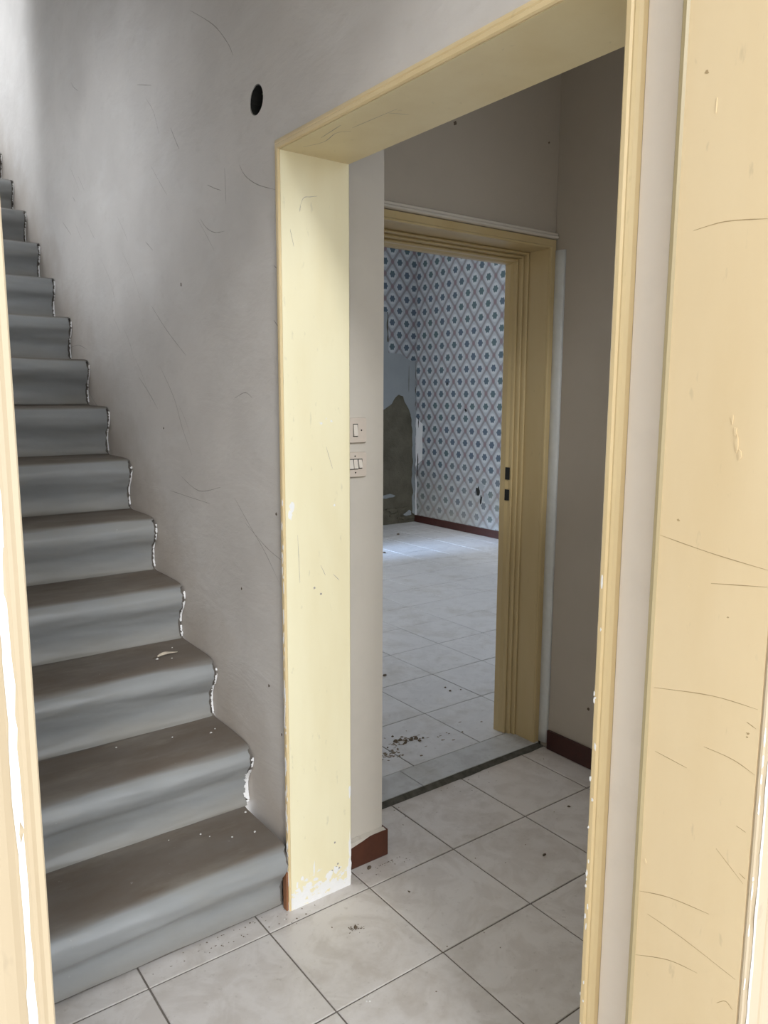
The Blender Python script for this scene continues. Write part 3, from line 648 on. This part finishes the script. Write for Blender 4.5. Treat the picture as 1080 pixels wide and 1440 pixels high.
mb = MB(); gm = lambda a, b, l: (a, b, 0.0151+l)
for cx, cy_, sx_, sy_, n_ in ((1.87, 2.368, .045, .018, 40), (1.735, 2.30, .03, .02, 40), (2.0, 2.30, .15, .05, 14), (1.75, 2.40, .10, .06, 12)):
    for q in range(n_): blob(mb, max(1.5, rnd.gauss(cx, sx_)), max(2.20, rnd.gauss(cy_, sy_)), rnd.uniform(.002, .009), rnd.uniform(.002, .006), gm, 0.0002, 7, .5)
obj('dirt_specks', mb, M['dirt_light'], room_floor, kind='stuff')
mb = MB(); gm2 = lambda a, b, l: (a, b, 0.0002+l)
for cx, cy_, sx_, sy_, n_ in ((1.07, 1.567, .012, .012, 26), (1.30, 1.765, .05, .02, 30), (0.80, 1.735, .10, .02, 34), (0.95, 1.71, .04, .02, 16), (1.8, 1.97, .2, .03, 20), (1.5, 1.5, .4, .3, 24)):
    for q in range(n_): blob(mb, min(max(.4, rnd.gauss(cx, sx_)), 2.28), min(rnd.gauss(cy_, sy_), 1.755 if cx < 1.4 else 1.99), rnd.uniform(.001, .0028), rnd.uniform(.001, .0028), gm2, 0.0002, 6, .5)
obj('dirt_specks', mb, M['dirt_light'], floor, kind='stuff')

# ------------------------------------------------------------------ small loose things
LF = empty('dry_leaf', (0.861, 2.337, 3*RISE+0.0045)); tag(LF, 'small curled dry tan leaf lying on the third stair tread', 'leaf')
mb = MB(); n = 14
for i in range(n+1):
    t = i/n; w = 0.011*math.sin(math.pi*min(1, t*0.92+0.05))**0.7*(1-0.35*t); x = -0.035+0.07*t
    for s_ in (-1, -0.5, 0, 0.5, 1): mb.v.append((x, s_*w, 0.001+0.007*(abs(s_)**1.6)*(0.6+0.4*math.sin(t*5))+0.004*math.sin(t*3)*0.5))
for i in range(n):
    for q in range(4): mb.f.append((i*5+q, i*5+q+1, i*5+q+6, i*5+q+5))
lf = obj('leaf_blade', mb, M['leaf'], LF, smooth=True); sm = lf.modifiers.new('t', 'SOLIDIFY'); sm.thickness = 0.0006
obj('leaf_stem', MB().loft([[(x, y+.0008*math.cos(a), z+.0008*math.sin(a)) for a in (0, 1.57, 3.14, 4.71)] for x, y, z in ((-0.035, 0, .002), (-0.043, .001, .002), (-0.052, .003, .001))]), M['dirt'], LF)
LF.rotation_euler = (0, 0, math.radians(8))
def crumb(name, x, y, z, r, mat, label, cat, group):
    bm = bmesh.new(); bmesh.ops.create_icosphere(bm, subdivisions=1, radius=r)
    ax = rnd.uniform(0, 3.14); e = rnd.uniform(.5, 1.0)
    for v in bm.verts:
        k = 1+0.5*mnoise.noise(v.co*300+Vector((x*50, y*50, 0))); v.co *= k
        v.co.y *= e; v.co.z *= 0.45
    bmesh.ops.rotate(bm, verts=bm.verts, matrix=Matrix.Rotation(ax, 3, 'Z'))
    lo = min(v.co.z for v in bm.verts)
    for v in bm.verts: v.co.z -= lo
    me = bpy.data.meshes.new(name); bm.to_mesh(me); bm.free(); me.materials.append(mat)
    o = link(name, me); o.location = (x, y, z); tag(o, label, cat, group); return o
G = 'dirt flakes on the floors'
for x, y, z, r, lab in ((1.070, 1.567, .0004, .008, 'dark dirt flake in the middle of the tile in front of the jamb foot'),
        (1.255, 1.762, .0004, .009, 'dark dirt flake lying against the rust brown baseboard'),
        (1.282, 1.600, .0004, .005, 'small dark dirt flake on the tile in front of the rust brown baseboard'),
        (1.738, 1.489, .0004, .008, 'dark arrow shaped dirt flake on the lobby tile nearest the right casing'),
        (2.031, 1.637, .0004, .006, 'small dark flake on the joint of lobby tiles near the right baseboard'),
        (2.244, 3.017, .0152, .012, 'dark dirt flake on inner room tiles beside the switch pier edge'),
        (4.100, 5.530, .0152, .018, 'dark flake at the left edge of the bright strip on the room floor'),
        (4.788, 6.212, .0152, .018, 'dark flake far back on the room floor near the papered corner')):
    crumb('dirt_flake', x, y, z, r, M['dirt'], lab, 'dirt flake', G)
def crumbs(name, pts, mat, label, cat):
    mb = MB()
    for x, y, z, r in pts:
        n = 6; vs = []; a0 = rnd.uniform(0, 3)
        for h, q in ((0, 1), (.45, .9), (.8, .45)):
            vs.append([(x+r*q*rnd.uniform(.7, 1.2)*math.cos(a0+i*2*math.pi/n), y+r*q*rnd.uniform(.6, 1.1)*math.sin(a0+i*2*math.pi/n), z+r*h) for i in range(n)])
        mb.loft(vs)
    tag(obj(name, mb, mat), label, cat, None, 'stuff')
rs = [(1.831,2.385,.016),(1.856,2.384,.013),(1.856,2.351,.011),(1.892,2.358,.014),(1.917,2.356,.016),(1.916,2.332,.012),(1.945,2.344,.008),(1.850,2.430,.008),(1.905,2.37,.011),(1.872,2.365,.011),(1.772,2.36,.006),(2.393,2.717,.008),(2.382,2.668,.010),(2.436,2.651,.006),(2.118,2.29,.006)]
crumbs('dirt_crumbs', [(x, y, 0.0153, r*.7) for x, y, r in rs], M['dirt'], 'smear of small brown dirt crumbs on the tiles just inside the inner doorway', 'dirt')
crumbs('plaster_crumbs', [(x, y, k_*RISE+0.0035, r) for k_, x, y, r in ((1,0.784,1.926,.003),(1,0.913,1.846,.004),(1,0.939,1.957,.004),(1,.70,1.95,.002),(1,.85,1.86,.003),(1,.8,1.9,.002),(2,0.908,2.12,.004),(2,0.93,2.14,.003),(2,0.64,2.19,.003),(2,.8,2.16,.0025),(3,.90,2.40,.003),(3,.82,2.32,.005),(3,.86,2.30,.003))],
    M['grit'], 'white plaster crumbs sprinkled over the lower dusty stair treads', 'crumbs')
crumbs('grit', [(x, y, 0.0004, r) for x, y, r in ((0.953,1.336,.003),(0.947,1.340,.0025),(0.931,1.712,.003),(1.08,1.459,.002),(0.96,1.35,.002))], M['grit'], 'few white grains on the hall tile joint in the foreground', 'grit')
